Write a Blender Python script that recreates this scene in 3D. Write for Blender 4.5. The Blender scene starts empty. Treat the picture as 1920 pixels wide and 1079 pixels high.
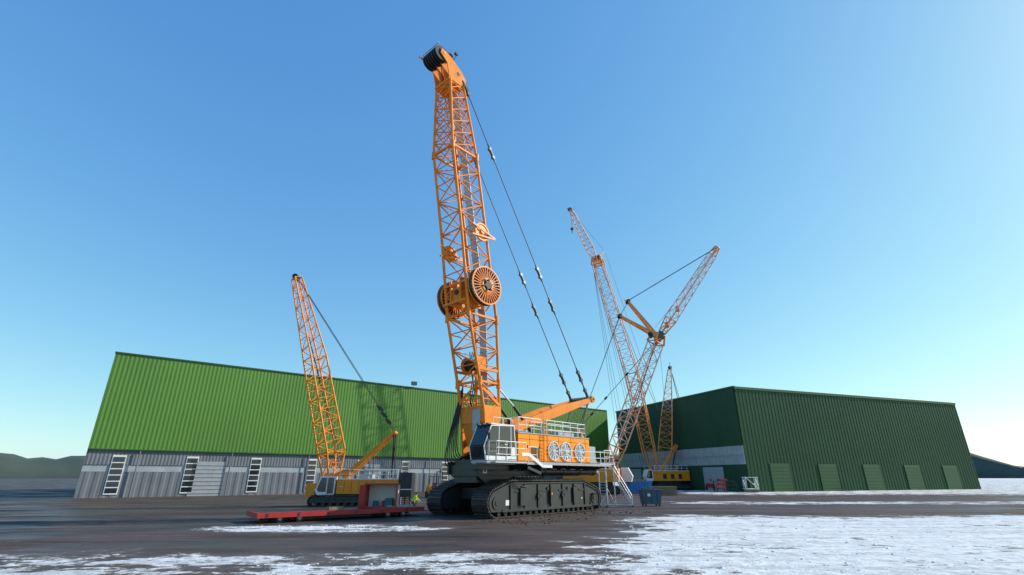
import bpy, math, random
from mathutils import Vector, Matrix
random.seed(7)
sc=bpy.context.scene
try:
    sc.view_settings.view_transform='Standard'; sc.view_settings.look='None'; sc.view_settings.exposure=0
except Exception: pass

# ------------------------------------------------------------------ materials
def paint(name,col,rough=0.5,var=0.15,scale=1.5,metal=0.0,bump=0.0,dirt=None,dirt_amt=0.0,bscale=30,spec=0.5):
    m=bpy.data.materials.new(name); m.use_nodes=True
    nt=m.node_tree; N=nt.nodes; Lk=nt.links
    b=N["Principled BSDF"]; b.inputs["Roughness"].default_value=rough; b.inputs["Metallic"].default_value=metal
    b.inputs["Specular IOR Level"].default_value=spec
    tc=N.new("ShaderNodeTexCoord")
    no=N.new("ShaderNodeTexNoise"); no.inputs["Scale"].default_value=scale; no.inputs["Detail"].default_value=6
    Lk.new(tc.outputs["Object"],no.inputs["Vector"])
    r=N.new("ShaderNodeValToRGB")
    r.color_ramp.elements[0].position=0.3; r.color_ramp.elements[1].position=0.7
    r.color_ramp.elements[0].color=tuple(c*(1-var) for c in col)+(1,)
    r.color_ramp.elements[1].color=tuple(min(1,c*(1+var)) for c in col)+(1,)
    Lk.new(no.outputs["Fac"],r.inputs["Fac"])
    out=r.outputs["Color"]
    if dirt:
        n2=N.new("ShaderNodeTexNoise"); n2.inputs["Scale"].default_value=scale*2.7; n2.inputs["Detail"].default_value=8; n2.inputs["Roughness"].default_value=0.7
        mp=N.new("ShaderNodeMapping"); mp.inputs["Scale"].default_value=(1,1,0.35)
        Lk.new(tc.outputs["Object"],mp.inputs["Vector"]); Lk.new(mp.outputs["Vector"],n2.inputs["Vector"])
        mr=N.new("ShaderNodeMapRange"); mr.inputs["From Min"].default_value=0.5; mr.inputs["From Max"].default_value=0.75; mr.inputs["To Max"].default_value=dirt_amt
        Lk.new(n2.outputs["Fac"],mr.inputs["Value"])
        mx=N.new("ShaderNodeMixRGB"); mx.inputs["Color2"].default_value=dirt+(1,)
        Lk.new(mr.outputs["Result"],mx.inputs["Fac"]); Lk.new(out,mx.inputs["Color1"]); out=mx.outputs["Color"]
    Lk.new(out,b.inputs["Base Color"])
    if bump>0:
        n3=N.new("ShaderNodeTexNoise"); n3.inputs["Scale"].default_value=bscale; n3.inputs["Detail"].default_value=5
        Lk.new(tc.outputs["Object"],n3.inputs["Vector"])
        bp=N.new("ShaderNodeBump"); bp.inputs["Strength"].default_value=bump; bp.inputs["Distance"].default_value=0.03
        Lk.new(n3.outputs["Fac"],bp.inputs["Height"]); Lk.new(bp.outputs["Normal"],b.inputs["Normal"])
    return m
ORANGE=paint("crane_orange",(0.74,0.215,0.012),0.45,0.12,0.8,dirt=(0.28,0.10,0.025),dirt_amt=0.45,spec=.3)
HOUSE=paint("house_orange",(0.90,0.28,0.008),0.4,0.06,0.8,dirt=(0.45,0.17,0.02),dirt_amt=0.3,spec=.3)
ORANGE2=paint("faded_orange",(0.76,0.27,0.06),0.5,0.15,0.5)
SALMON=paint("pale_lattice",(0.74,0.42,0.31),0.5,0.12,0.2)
YELLOW=paint("crane_yellow",(0.85,0.27,0.010),0.45,0.1,0.8,dirt=(0.35,0.14,0.03),dirt_amt=0.3,spec=.35)
BLACK=paint("chassis_black",(0.020,0.025,0.027),0.45,0.3,1.2,dirt=(0.08,0.075,0.07),dirt_amt=0.4)
TRACK=paint("track_steel",(0.045,0.040,0.040),0.55,0.4,3,metal=0.3,bump=0.3,dirt=(0.12,0.08,0.055),dirt_amt=0.8)
RUBBER=paint("rubber",(0.015,0.015,0.016),0.6,0.2,3)
STEEL=paint("galvanised",(0.48,0.50,0.52),0.4,0.12,4,metal=0.35)
WHITE=paint("white_paint",(0.74,0.74,0.72),0.4,0.05,2,dirt=(0.4,0.38,0.34),dirt_amt=0.3)
GREYP=paint("grey_paint",(0.33,0.35,0.37),0.5,0.1,2)
ROPE=paint("wire_rope",(0.03,0.03,0.033),0.5,0.2,5,metal=0.4)
LINK=paint("link_steel",(0.06,0.09,0.10),0.4,0.2,3,metal=0.3)
GLASS=paint("dark_glass",(0.012,0.018,0.025),0.06,0.1,1,spec=0.8)
GRATE=paint("grating",(0.46,0.47,0.48),0.5,0.25,12,metal=0.1)
RED=paint("red_paint",(0.42,0.016,0.015),0.5,0.12,1,dirt=(0.12,0.03,0.02),dirt_amt=0.5)
BLUEG=paint("bluegrey_paint",(0.035,0.085,0.12),0.5,0.15,2,dirt=(0.1,0.09,0.08),dirt_amt=0.4)
BLUE=paint("blue_paint",(0.02,0.16,0.42),0.45,0.1,1)
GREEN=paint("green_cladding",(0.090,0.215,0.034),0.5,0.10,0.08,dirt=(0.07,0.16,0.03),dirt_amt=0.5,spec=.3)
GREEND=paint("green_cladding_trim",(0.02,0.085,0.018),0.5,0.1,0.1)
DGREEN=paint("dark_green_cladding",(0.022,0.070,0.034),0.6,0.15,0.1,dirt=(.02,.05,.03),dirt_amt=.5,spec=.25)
WALLG=paint("grey_wall",(0.15,0.165,0.185),0.6,0.15,0.3,dirt=(0.09,0.09,0.09),dirt_amt=0.5)
WALLL=paint("light_panel",(0.34,0.385,0.40),0.5,0.15,0.6)
CREAM=paint("cream_panel",(0.62,0.58,0.50),0.5,0.08,1)
WOOD=paint("timber",(0.22,0.15,0.09),0.7,0.3,4)
HIVIS=paint("hivis_cloth",(0.62,0.85,0.03),0.8,0.1,8)
NAVY=paint("work_trousers",(0.02,0.025,0.05),0.85,0.2,8)
SKIN=paint("skin",(0.55,0.30,0.20),0.6,0.08,8)
HAIR=paint("dark_hair",(0.02,0.014,0.01),0.8,0.2,20)
REDC=paint("red_cloth",(0.45,0.03,0.03),0.85,0.1,8)
SNOWM=paint("snow",(0.74,0.76,0.79),0.8,0.08,3,bump=.4,bscale=12,dirt=(.4,.38,.36),dirt_amt=.5,spec=.2)
MUD=paint("mud",(0.075,0.05,0.038),0.85,0.3,5,bump=.4,spec=.2)

# ------------------------------------------------------------------ mesh builder
class MB:
    def __init__(s): s.v=[];s.f=[];s.m=[];s.sm=[]
    def add(s,vs,fs,mat=0,smooth=False):
        o=len(s.v); s.v+= [tuple(p) for p in vs]
        for f in fs: s.f.append(tuple(o+i for i in f)); s.m.append(mat); s.sm.append(smooth)
    def tube(s,p,q,r,n=6,r2=None,mat=0,caps=True):
        p=Vector(p);q=Vector(q);d=q-p
        if d.length<1e-6:return
        d.normalize(); u=d.orthogonal().normalized(); w=d.cross(u); r2=r if r2 is None else r2
        vs=[];
        for k in range(n):
            a=2*math.pi*k/n; o=u*math.cos(a)+w*math.sin(a)
            vs.append(p+o*r); vs.append(q+o*r2)
        fs=[(2*k,2*((k+1)%n),2*((k+1)%n)+1,2*k+1) for k in range(n)]
        s.add(vs,fs,mat,True)
        if caps:
            s.add(vs,[tuple(2*k for k in range(n))[::-1],tuple(2*k+1 for k in range(n))],mat,False)
    def path(s,pts,r,n=6,mat=0):
        for a,b in zip(pts,pts[1:]): s.tube(a,b,r,n,mat=mat,caps=False)
    def box(s,a,b,mat=0):
        x0,y0,z0=[min(a[i],b[i]) for i in range(3)];x1,y1,z1=[max(a[i],b[i]) for i in range(3)]
        s.add([(x0,y0,z0),(x1,y0,z0),(x1,y1,z0),(x0,y1,z0),(x0,y0,z1),(x1,y0,z1),(x1,y1,z1),(x0,y1,z1)],
          [(0,3,2,1),(4,5,6,7),(0,1,5,4),(1,2,6,5),(2,3,7,6),(3,0,4,7)],mat)
    def beam(s,p,q,w,h,mat=0,up=(0,0,1),w2=None,h2=None):
        p=Vector(p);q=Vector(q);d=(q-p).normalized();up=Vector(up)
        x=d.cross(up)
        if x.length<1e-4: x=d.orthogonal()
        x.normalize(); z=x.cross(d); w2=w2 or w; h2=h2 or h
        vs=[]
        for c,ww,hh in((p,w,h),(q,w2,h2)):
            for i,j in((-1,-1),(1,-1),(1,1),(-1,1)): vs.append(c+x*(i*ww/2)+z*(j*hh/2))
        s.add(vs,[(0,1,2,3),(7,6,5,4),(0,4,5,1),(1,5,6,2),(2,6,7,3),(3,7,4,0)],mat)
    def prism(s,pts,off,mat=0):
        n=len(pts); off=Vector(off); vs=[Vector(p) for p in pts]+[Vector(p)+off for p in pts]
        s.add(vs,[tuple(range(n))[::-1],tuple(range(n,2*n))]+[(i,(i+1)%n,n+(i+1)%n,n+i) for i in range(n)],mat)
    def ring(s,c,ax,ri,ro,th,n=32,mat=0):
        c=Vector(c);ax=Vector(ax).normalized();u=ax.orthogonal().normalized();w=ax.cross(u);vs=[]
        for k in range(n):
            a=2*math.pi*k/n;o=u*math.cos(a)+w*math.sin(a)
            for r,h in((ri,-th/2),(ro,-th/2),(ro,th/2),(ri,th/2)): vs.append(c+o*r+ax*h)
        fs=[]
        for k in range(n):
            j=(k+1)%n
            for e in range(4): fs.append((4*k+e,4*j+e,4*j+(e+1)%4,4*k+(e+1)%4))
        s.add(vs,fs,mat)
    def disc(s,c,ax,r,th,n=24,mat=0):
        ax=Vector(ax).normalized();c=Vector(c); s.tube(c-ax*th/2,c+ax*th/2,r,n,mat=mat)
    def clod(s,c,r,hz,mat=0):
        c=Vector(c); n=7; rows=[(1.0,-.05),(.85,.5),(.45,.92)]; vs=[]; a0_=random.random()*6
        for q,h in rows:
            for k in range(n):
                a=a0_+2*math.pi*k/n; rr_=r*q*(.7+.6*random.random()); vs.append(c+Vector((rr_*math.cos(a),rr_*math.sin(a)*.8,h*hz*(.8+.4*random.random()))))
        vs.append(c+Vector((0,0,hz)))
        fs=[(i*n+k,i*n+(k+1)%n,(i+1)*n+(k+1)%n,(i+1)*n+k) for i in range(2) for k in range(n)]+[(2*n+k,2*n+(k+1)%n,3*n) for k in range(n)]
        s.add(vs,fs,mat,True)
    def build(s,name,parent=None,mats=(ORANGE,),bevel=0):
        me=bpy.data.meshes.new(name); me.from_pydata(s.v,[],s.f)
        for m in mats: me.materials.append(m)
        me.polygons.foreach_set("material_index",s.m); me.polygons.foreach_set("use_smooth",s.sm)
        me.update()
        import bmesh
        bm=bmesh.new(); bm.from_mesh(me); bmesh.ops.recalc_face_normals(bm,faces=bm.faces); bm.to_mesh(me); bm.free()
        o=bpy.data.objects.new(name,me); sc.collection.objects.link(o)
        if parent: o.parent=parent
        if bevel:
            b=o.modifiers.new("bevel",'BEVEL'); b.width=bevel; b.segments=2; b.limit_method='ANGLE'
        return o
def empty(name,loc=(0,0,0),rz=0):
    o=bpy.data.objects.new(name,None); o.location=loc; o.rotation_euler=(0,0,rz); o.empty_display_size=0.5
    sc.collection.objects.link(o); return o
def lerp(a,b,t): return Vector(a)*(1-t)+Vector(b)*t
def lattice(mb,q0,q1,n,rc,rb,mat=0,sides=6,x=False,horiz=True,frames=1,start=0):
    for i in range(4): mb.tube(q0[i],q1[i],rc,sides+2,mat=mat)
    for k in range(n):
        t0,t1=k/n,(k+1)/n
        A=[lerp(q0[i],q1[i],t0) for i in range(4)];B=[lerp(q0[i],q1[i],t1) for i in range(4)]
        for i in range(4):
            j=(i+1)%4
            if (k+start+i)%2==0: mb.tube(A[i],B[j],rb,sides,mat=mat,caps=False)
            else: mb.tube(A[j],B[i],rb,sides,mat=mat,caps=False)
            if x:
                if (k+start+i)%2==1: mb.tube(A[i],B[j],rb,sides,mat=mat,caps=False)
                else: mb.tube(A[j],B[i],rb,sides,mat=mat,caps=False)
            if horiz: mb.tube(A[i],A[j],rb*0.85,sides,mat=mat,caps=False)
        if frames and k%3==0: mb.tube(A[0],A[2],rb*.8,sides,mat=mat,caps=False)
    for i in range(4): mb.tube(q1[i],q1[(i+1)%4],rb*1.1,sides,mat=mat,caps=False)
def quad(c,u,v,hu,hv):
    c=Vector(c);u=Vector(u);v=Vector(v)
    return [c-u*hu-v*hv,c+u*hu-v*hv,c+u*hu+v*hv,c-u*hu+v*hv]
def rail(mb,pts,h=1.1,r=0.03,step=1.4,mat=0,mids=(0.5,)):
    for a,b in zip(pts,pts[1:]):
        a=Vector(a);b=Vector(b);U=Vector((0,0,h))
        mb.tube(a+U,b+U,r,6,mat=mat)
        for m in mids: mb.tube(a+U*m,b+U*m,r*.8,6,mat=mat)
        n=max(1,round((b-a).length/step))
        for k in range(n+1):
            p=lerp(a,b,k/n); mb.tube(p,p+U,r,6,mat=mat)
def hull(pts):
    pts=sorted(set((round(a,5),round(b,5)) for a,b in pts))
    def half(ps):
        h=[]
        for p in ps:
            while len(h)>1 and (h[-1][0]-h[-2][0])*(p[1]-h[-2][1])-(h[-1][1]-h[-2][1])*(p[0]-h[-2][0])<=0: h.pop()
            h.append(p)
        return h
    a=half(pts);b=half(pts[::-1]); return a[:-1]+b[:-1]
def circ_hull(cs,dr=0):
    P=[]
    for x,z,r in cs:
        for k in range(40):
            a=2*math.pi*k/40; P.append((x+(r+dr)*math.cos(a),z+(r+dr)*math.sin(a)))
    return hull(P)
def resample(poly,step):
    L=[];P=poly+[poly[0]];tot=sum(math.dist(a,b) for a,b in zip(P,P[1:]));n=round(tot/step);st=tot/n
    out=[];acc=0;i=0;target=0
    for a,b in zip(P,P[1:]):
        d=math.dist(a,b)
        while target<acc+d-1e-9 and len(out)<n:
            t=(target-acc)/d; out.append(((a[0]*(1-t)+b[0]*t),(a[1]*(1-t)+b[1]*t),math.atan2(b[1]-a[1],b[0]-a[0]))); target+=st
        acc+=d
    return out,st

# ------------------------------------------------------------------ tracks (local: s along, y across, z up)
def track(parent,name,yc,w,cs,shoe=0.3,outer=-1,mats=None):
    mb=MB(); path=circ_hull(cs); pts,st=resample(path,shoe)
    for x,z,a in pts:
        d=Vector((math.cos(a),0,math.sin(a)));n=Vector((math.sin(a),0,-math.cos(a)))
        c=Vector((x,yc,z))
        mb.beam(c-d*st*.46,c+d*st*.46,w,0.07,0,up=n)
        g=c+n*0.06-d*st*.30
        mb.beam(g-d*0.03,g+d*0.03,w*.98,0.09,0,up=n)
        mb.beam(c-n*.1-d*st*.46,c-n*.1+d*st*.46,w*.32,0.14,0,up=n)
    mb.build(name+"_shoes",parent,(TRACK,))
    fb=MB(); inn=circ_hull([(x,z,max(r-.17,.1)) for x,z,r in cs])
    y0=yc-w*.44;y1=yc+w*.44
    zmin=min(p[1] for p in inn)
    big=w>1.2
    zb=zmin+(.16 if big else .2)
    poly=[p for p in inn if p[1]>zb]
    fb.prism([(a,y0,b) for a,b in poly],(0,y1-y0,0),0)
    yo=yc+outer*w*.44
    f=outer
    top=max(p[1] for p in inn)
    for a,b in zip(poly,poly[1:]+poly[:1]):
        fb.beam((a[0],yo+f*.04,a[1]),(b[0],yo+f*.04,b[1]),.09,.08,0)
    L0,L1=cs[0][0],cs[-1][0]
    for k in range(7):
        x=L0+1.4+(L1-L0-2.8)*k/6
        fb.box((x-.05,yo,zb+.16),(x+.05,yo+f*.09,top-.1),0)
    fb.box((L0+.5,yo,zb-.02),(L1-.5,yo+f*.12,zb+.14),0)
    if big:
        for x in (L0+1.9,L0+4.6,L1-4.9,L1-2.2): fb.box((x,yo,top-.62),(x+1.1,yo+f*.05,top-.5),0)
        fb.box((L0+2.35,yo,zb+.35),(L0+2.8,yo+f*.16,top-.35),0)
        fb.box((.2,yo,zb+.35),(.6,yo+f*.2,top-.3),0)
        fb.box((L1-3.1,yo,zb+.35),(L1-2.65,yo+f*.16,top-.35),0)
        for x in (-1.1,1.9): fb.disc((x,yo+f*.08,zb+.95),(0,1,0),.22,.1,20,0); fb.ring((x,yo+f*.14,zb+.95),(0,1,0),.13,.2,.04,20,0)
        fb.box((L0+.9,yo+f*.004,zb+.4),(L0+1.25,yo+f*.02,zb+.75),1)
        fb.box((L1-1.9,yo+f*.004,zb+.6),(L1-1.75,yo+f*.02,zb+.7),1)
        fb.box((.3,yo+f*.203,zb+1.0),(.42,yo+f*.21,zb+1.15),2)
        for x in (-3.0,3.4):
            fb.tube((x,yo+f*.12,top-.25),(x+.5,yo+f*.12,top-.25),.03,6,mat=0)
            fb.box((x,yo,top-.3),(x+.06,yo+f*.14,top-.2),0); fb.box((x+.45,yo,top-.3),(x+.51,yo+f*.14,top-.2),0)
        for x in (-2.6,0,2.6): fb.disc((x,yo+f*.06,top-.42),(0,1,0),.12,.1,14,3)
    for x,z,r in (cs[0],cs[-1]):
        fb.disc((x,yo+f*.01,z),(0,1,0),r*.45,.1,24,0); fb.disc((x,yo+f*.05,z),(0,1,0),r*.2,.1,16,0)
    n=int((L1-L0-1.0)/.62)
    for k in range(n+1):
        x=L0+.3+(L1-L0-.6)*k/n
        fb.disc((x,yc,cs[0][1]-cs[0][2]+.22),(0,1,0),.17,w*.84,16,0)
    fb.build(name+"_frame",parent,mats or (BLACK,WHITE,YELLOW,TRACK))

# ================================================================== MAIN CRANE
a0=math.radians(47)
crane=empty("crawler_crane",(0.53,43.66,0),a0)
def C(s,t,z): return Vector((s,-t,z))
CS=[(-5.6,1.0,.93),(-4.1,1.9,.55),(4.7,1.95,.5),(6.35,1.0,.93)]
track(crane,"near_track",-2.3,1.65,CS,outer=-1)
track(crane,"far_track",2.75,1.65,CS,outer=1)
cb=MB()
cb.box((-2.6,-1.6,.9),(2.8,2.0,2.1),0)
cb.box((-4.4,-1.5,1.1),(-3.5,2.0,1.9),0); cb.box((3.6,-1.5,1.1),(4.5,2.0,1.9),0)
cb.box((-4.0,-.9,1.0),(4.0,.9,1.95),0)
cb.disc((0,0,2.35),(0,0,1),1.9,.5,48,0); cb.disc((0,0,2.62),(0,0,1),2.15,.14,48,1)
for k in range(36):
    a=k*math.pi/18; cb.disc((2.0*math.cos(a),2.0*math.sin(a),2.72),(0,0,1),.05,.08,6,1)
cb.build("undercarriage",crane,(BLACK,TRACK),bevel=.03)
# superstructure
sb=MB()
sb.box(C(-6.0,-1.5,2.75),C(6.3,1.5,3.55),0)
sb.prism([C(-6.0,-1.45,2.8),C(-5.2,-1.45,2.25),C(-3.6,-1.45,2.2),C(-2.2,-1.45,2.75)],(0,-2.9,0),0)
for t in (-1.65,1.65):
    sb.beam(C(-6.2,t,3.3),C(6.8,t,3.3),.18,.9,0)
sb.box(C(-6.9,1.0,3.2),C(-4.0,2.6,3.55),0)
sb.tube(C(-.2,2.35,3.12),C(7.6,2.35,3.12),.27,20,mat=0)
sb.tube(C(7.6,2.35,3.12),C(8.0,2.35,3.12),.17,16,mat=1)
for s_ in (.4,2.8,5.2,7.2): sb.ring(C(s_,2.35,3.12),(1,0,0),.26,.31,.12,20,0)
sb.box(C(-5.9,-1.2,2.3),C(-5.3,1.2,3.9),0)
for s_ in (-5.5,-4.7): sb.box(C(s_,1.3,3.2),C(s_+.12,1.75,4.2),0)
sb.box(C(-5.75,1.752,2.95),C(-5.35,1.76,3.4),2)
sb.box(C(-5.68,1.762,3.02),C(-5.42,1.768,3.2),3)
sb.box(C(6.3,-2.6,2.9),C(7.6,2.2,3.7),0)
sb.build("slewing_platform",crane,(BLACK,STEEL,WHITE,BLUE),bevel=.02)
# walkway deck + kick plates
wk=MB()
wk.box(C(-3.4,2.95,3.62),C(7.9,3.95,3.70),0)
wk.box(C(-3.42,3.955,3.55),C(7.9,4.0,3.74),3)
wk.box(C(-7.2,2.0,3.62),C(-3.4,3.55,3.74),3)
wk.box(C(6.2,-2.8,3.72),C(8.5,3.95,3.80),0)
wk.box(C(8.502,-2.8,3.6),C(8.54,3.95,3.9),1)
for k in range(9):
    s_=-3.0+k*1.3; wk.prism([C(s_,1.8,3.1),C(s_,3.9,3.54),C(s_,1.8,3.54)],(.06,0,0),2)
rail(wk,[C(-3.2,3.93,3.7),C(-2.2,3.93,3.7)],1.1,.028,1.0,1)
rail(wk,[C(.5,3.93,3.7),C(7.8,3.93,3.7)],1.0,.022,1.45,1)
rail(wk,[C(8.4,3.9,3.8),C(8.4,-2.6,3.8)],1.1,.028,1.4,1)
rail(wk,[C(7.0,3.93,3.8),C(8.4,3.93,3.8)],1.1,.028,1.4,1)
rail(wk,[C(-6.6,3.95,3.72),C(-3.5,3.95,3.72)],1.35,.032,1.0,1,mids=(.35,.68))
rail(wk,[C(-6.6,3.95,3.72),C(-6.6,3.2,3.72)],1.35,.032,.8,1)
wk.box(C(-6.7,3.1,3.62),C(-3.4,3.98,3.71),0)
wk.beam(C(-3.3,4.06,4.25),C(-1.7,4.06,3.45),.06,.24,1)
wk.beam(C(-3.3,4.06,4.25),C(-4.1,4.06,4.25),.06,.22,1); wk.beam(C(-1.7,4.06,3.45),C(-.6,4.06,3.45),.06,.2,1)
wk.beam(C(-3.4,4.02,3.35),C(-1.9,4.02,2.95),.06,.2,2)
wk.build("walkway",crane,(GRATE,WHITE,BLACK,GREYP))
# engine house
eh=MB()
S0,S1=-3.25,6.15
eh.box(C(S0,1.15,3.74),C(S1,2.95,5.85),0)
eh.box(C(S0,-3.0,3.74),C(S1,-1.3,5.85),0)
eh.box(C(S0-.02,1.1,5.853),C(S1+.03,3.0,5.93),1)
eh.box(C(S0-.02,-3.05,5.853),C(S1+.03,-1.25,5.93),1)
eh.box(C(-1.6,-1.29,3.7),C(S1,1.14,4.9),1)
for s_ in (-1.9,-.55,.2,1.75,3.45,5.55):
    eh.box(C(s_-.015,2.952,3.8),C(s_+.015,2.962,5.8),3)
eh.box(C(S0+.05,2.952,3.8),C(S1-.05,2.965,3.86),3)
eh.box(C(S0+.05,2.952,5.42),C(S1-.05,2.965,5.45),3)
for k in range(9): eh.beam(C(-1.75,2.975,4.1+k*.09),C(-.75,2.975,4.1+k*.09),.03,.05,3)
for s_ in (-2.2,-.75): eh.box(C(s_,2.96,4.8),C(s_+.05,3.0,5.0),3)
for s_ in (.98,2.62,4.6):
    c=C(s_,2.97,4.68); R=.72
    eh.disc(c,(0,1,0),R*.97,.02,40,3)
    eh.ring(C(s_,3.02,4.68),(0,1,0),R*.95,R*1.03,.12,40,2)
    for k in range(11):
        a=2*math.pi*k/11
        d=Vector((math.cos(a),0,math.sin(a)));e=Vector((-math.sin(a),0,math.cos(a)))
        b=c+Vector((0,-.03,0))
        eh.add([b+d*.14-e*.05,b+d*.66-e*.13+Vector((0,-.03,0)),b+d*.66+e*.08,b+d*.14+e*.05],[(0,1,2,3)],4)
    eh.disc(C(s_,3.03,4.68),(0,1,0),.15,.1,20,4)
    for rr in (.25,.37,.49,.61): eh.ring(C(s_,3.08,4.68),(0,1,0),rr-.008,rr+.008,.015,40,4)
    for k in range(12):
        a=math.pi*k/6; eh.tube(C(s_+.1*math.cos(a),3.08,4.68+.1*math.sin(a)),C(s_+.7*math.cos(a),3.08,4.68+.7*math.sin(a)),.008,4,mat=4,caps=False)
for s_ in (-.42,.05): eh.tube(C(s_,3.18,3.7),C(s_,3.18,7.0),.035,6,mat=0)
for k in range(10): eh.tube(C(-.42,3.18,3.95+k*.28),C(.05,3.18,3.95+k*.28),.022,6,mat=0)
eh.box(C(2.2,1.5,5.94),C(4.4,2.6,6.25),1); eh.tube(C(1.0,1.9,5.93),C(1.0,1.9,6.7),.13,16,mat=4); eh.tube(C(1.5,1.9,5.93),C(1.5,1.9,6.6),.1,16,mat=4)
eh.box(C(-2.8,1.5,5.94),C(-1.6,2.5,6.15),1)
eh.box(C(6.17,1.3,3.85),C(7.0,2.9,5.2),1)
for k in range(3): eh.box(C(7.0,-2.4,3.85+k*.5),C(8.2,2.2,4.3+k*.5),1)
eh.build("engine_house",crane,(HOUSE,GREYP,WHITE,RUBBER,STEEL),bevel=.015)
rr=MB()
rail(rr,[C(.2,2.95,5.93),C(5.6,2.95,5.93)],1.12,.035,1.1,0,mids=(.35,.68))
rail(rr,[C(5.6,2.95,5.93),C(5.6,1.3,5.93)],1.12,.035,1.0,0)
rail(rr,[C(.2,1.3,5.93),C(5.6,1.3,5.93)],1.12,.03,1.3,0)
rail(rr,[C(-3.2,2.95,5.93),C(-.5,2.95,5.93)],1.12,.035,1.0,0)
rail(rr,[C(-3.2,2.95,5.93),C(-3.2,1.3,5.93)],1.12,.03,1.0,0)
rail(rr,[C(-3.2,-2.95,5.93),C(5.6,-2.95,5.93)],1.12,.03,1.3,0)
rr.build("roof_railing",crane,(WHITE,))
# cab
cabm=MB()
prof=[(-6.75,3.85),(-6.95,4.75),(-6.25,6.2),(-3.85,6.3),(-3.6,3.85)]
t0,t1=1.55,3.05
cabm.prism([C(s_,t0,z) for s_,z in prof],(0,-(t1-t0),0),5)
def sidepoly(p,tt,th,mat): cabm.prism([C(s_,tt,z) for s_,z in p],(0,-th,0),mat)
P_=prof
for a,b in zip(P_,P_[1:]+P_[:1]):
    for t in (t0,t1): cabm.beam(C(a[0],t,a[1]),C(b[0],t,b[1]),.07,.07,0,up=(0,1,0))
cabm.beam(C(-5.5,t1,3.9),C(-5.45,t1,6.25),.06,.07,0,up=(0,1,0)); cabm.beam(C(-4.15,t1,3.9),C(-4.2,t1,6.25),.06,.07,0,up=(0,1,0))
sidepoly([(-6.7,3.9),(-6.75,4.12),(-3.66,4.12),(-3.64,3.9)],3.06,.02,0)
sidepoly([(-6.72,4.16),(-6.88,4.78),(-6.2,6.12),(-5.55,6.16),(-5.55,4.16)],3.055,.012,1)
sidepoly([(-5.42,4.16),(-5.42,6.16),(-4.25,6.2),(-4.2,4.16)],3.055,.012,1)
sidepoly([(-4.1,4.8),(-4.12,6.18),(-3.93,6.2),(-3.76,4.8)],3.055,.012,1)
sidepoly([(-4.1,4.16),(-4.1,4.75),(-3.74,4.75),(-3.7,4.16)],3.055,.012,0)
for (p,q) in (((-6.78,4.0),(-6.95,4.75)),((-6.94,4.82),(-6.28,6.12))):
    p=Vector((p[0],0,p[1]));q=Vector((q[0],0,q[1]))
    n=Vector(((q-p).z,0,-(q-p).x)).normalized()*-.02
    cabm.prism([Vector((p.x,-t0-.1,p.z))+n*1.2,Vector((p.x,-t1+.1,p.z))+n*1.2,Vector((q.x,-t1+.1,q.z))+n*1.2,Vector((q.x,-t0-.1,q.z))+n*1.2],n,1)
cabm.box(C(-6.3,1.5,6.28),C(-3.8,3.1,6.36),0)
for t in (1.8,2.3,2.8): cabm.disc(C(-6.4,t,6.3),(1,0,0),.1,.14,14,2)
cabm.tube(C(-6.9,3.15,4.4),C(-6.5,3.15,5.9),.025,6,mat=2)
cabm.box(C(-6.75,3.2,5.2),C(-6.65,3.42,5.65),2); cabm.tube(C(-6.6,3.05,5.6),C(-6.7,3.3,5.6),.02,6,mat=2)
cabm.box(C(-4.9,3.08,4.9),C(-4.6,3.12,4.95),3)
rail(cabm,[C(-6.0,3.0,6.36),C(-4.0,3.0,6.36)],.45,.025,1.0,0,mids=())
cabm.box(C(-6.7,1.6,3.55),C(-3.6,3.0,3.85),4)
cabm.build("operator_cab",crane,(WHITE,GLASS,RUBBER,STEEL,GREYP,BLACK),bevel=.012)
# winches between houses
wn=MB()
for s_,z,r in ((-2.9,4.6,.75),(0.2,5.3,.7),(2.6,5.3,.7)):
    wn.disc(C(s_,0,z),(0,1,0),r*.75,2.0,28,1)
    for t in (-1.05,1.05): wn.ring(C(s_,t,z),(0,1,0),.2,r,.1,28,0)
    wn.box(C(s_-.5,-1.25,z-1.0),C(s_+.5,-1.15,z+.1),0); wn.box(C(s_-.5,1.12,z-1.0),C(s_+.5,1.22,z+.1),0)
wn.build("hoist_winches",crane,(ORANGE,ROPE))
# boom ------------------------------------------------
def bq(z,sf,sr,t): return [C(sf,t,z),C(sr,t,z),C(sr,-t,z),C(sf,-t,z)]
ST=[(7.1,-5.25,-3.65,1.3),(9.7,-5.85,-3.78,1.3),(15.0,-7.25,-4.1,1.3),(22.2,-8.35,-5.45,1.3),(29.8,-9.75,-6.9,1.3),(37.2,-10.2,-8.6,1.0)]
Q=[bq(*x) for x in ST]
bm_=MB()
NP=[2,4,4,5,6]
for i in range(5): lattice(bm_,Q[i],Q[i+1],NP[i],.125,.058,sides=8,start=i%2,x=(i==4))
for i in (1,2,4):
    for k in range(4):
        bm_.beam(Q[i][k],Q[i][(k+1)%4],.16,.16,0)
        bm_.tube(Q[i][k]-Vector((0,0,.35)),Q[i][k]+Vector((0,0,.35)),.19,10)
bm_.build("boom_lattice",crane,(ORANGE,))
bf=MB()
for t in (1.22,-1.42):
    bf.prism([C(-4.95,t,3.6),C(-4.35,t,3.6),C(-3.55,t,7.2),C(-3.6,t,7.9),C(-5.4,t,7.9),C(-5.35,t,7.0)],(0,-.2,0),0)
    bf.disc(C(-4.6,t+.1,3.95),(0,1,0),.42,.5,20,1)
    bf.beam(C(-4.9,t+.14,4.2),C(-5.3,t+.14,7.5),.06,.1,0); bf.beam(C(-4.4,t+.14,4.2),C(-3.7,t+.14,7.5),.06,.1,0)
bf.box(C(-5.38,-1.2,6.6),C(-5.2,1.2,7.9),0)
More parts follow.
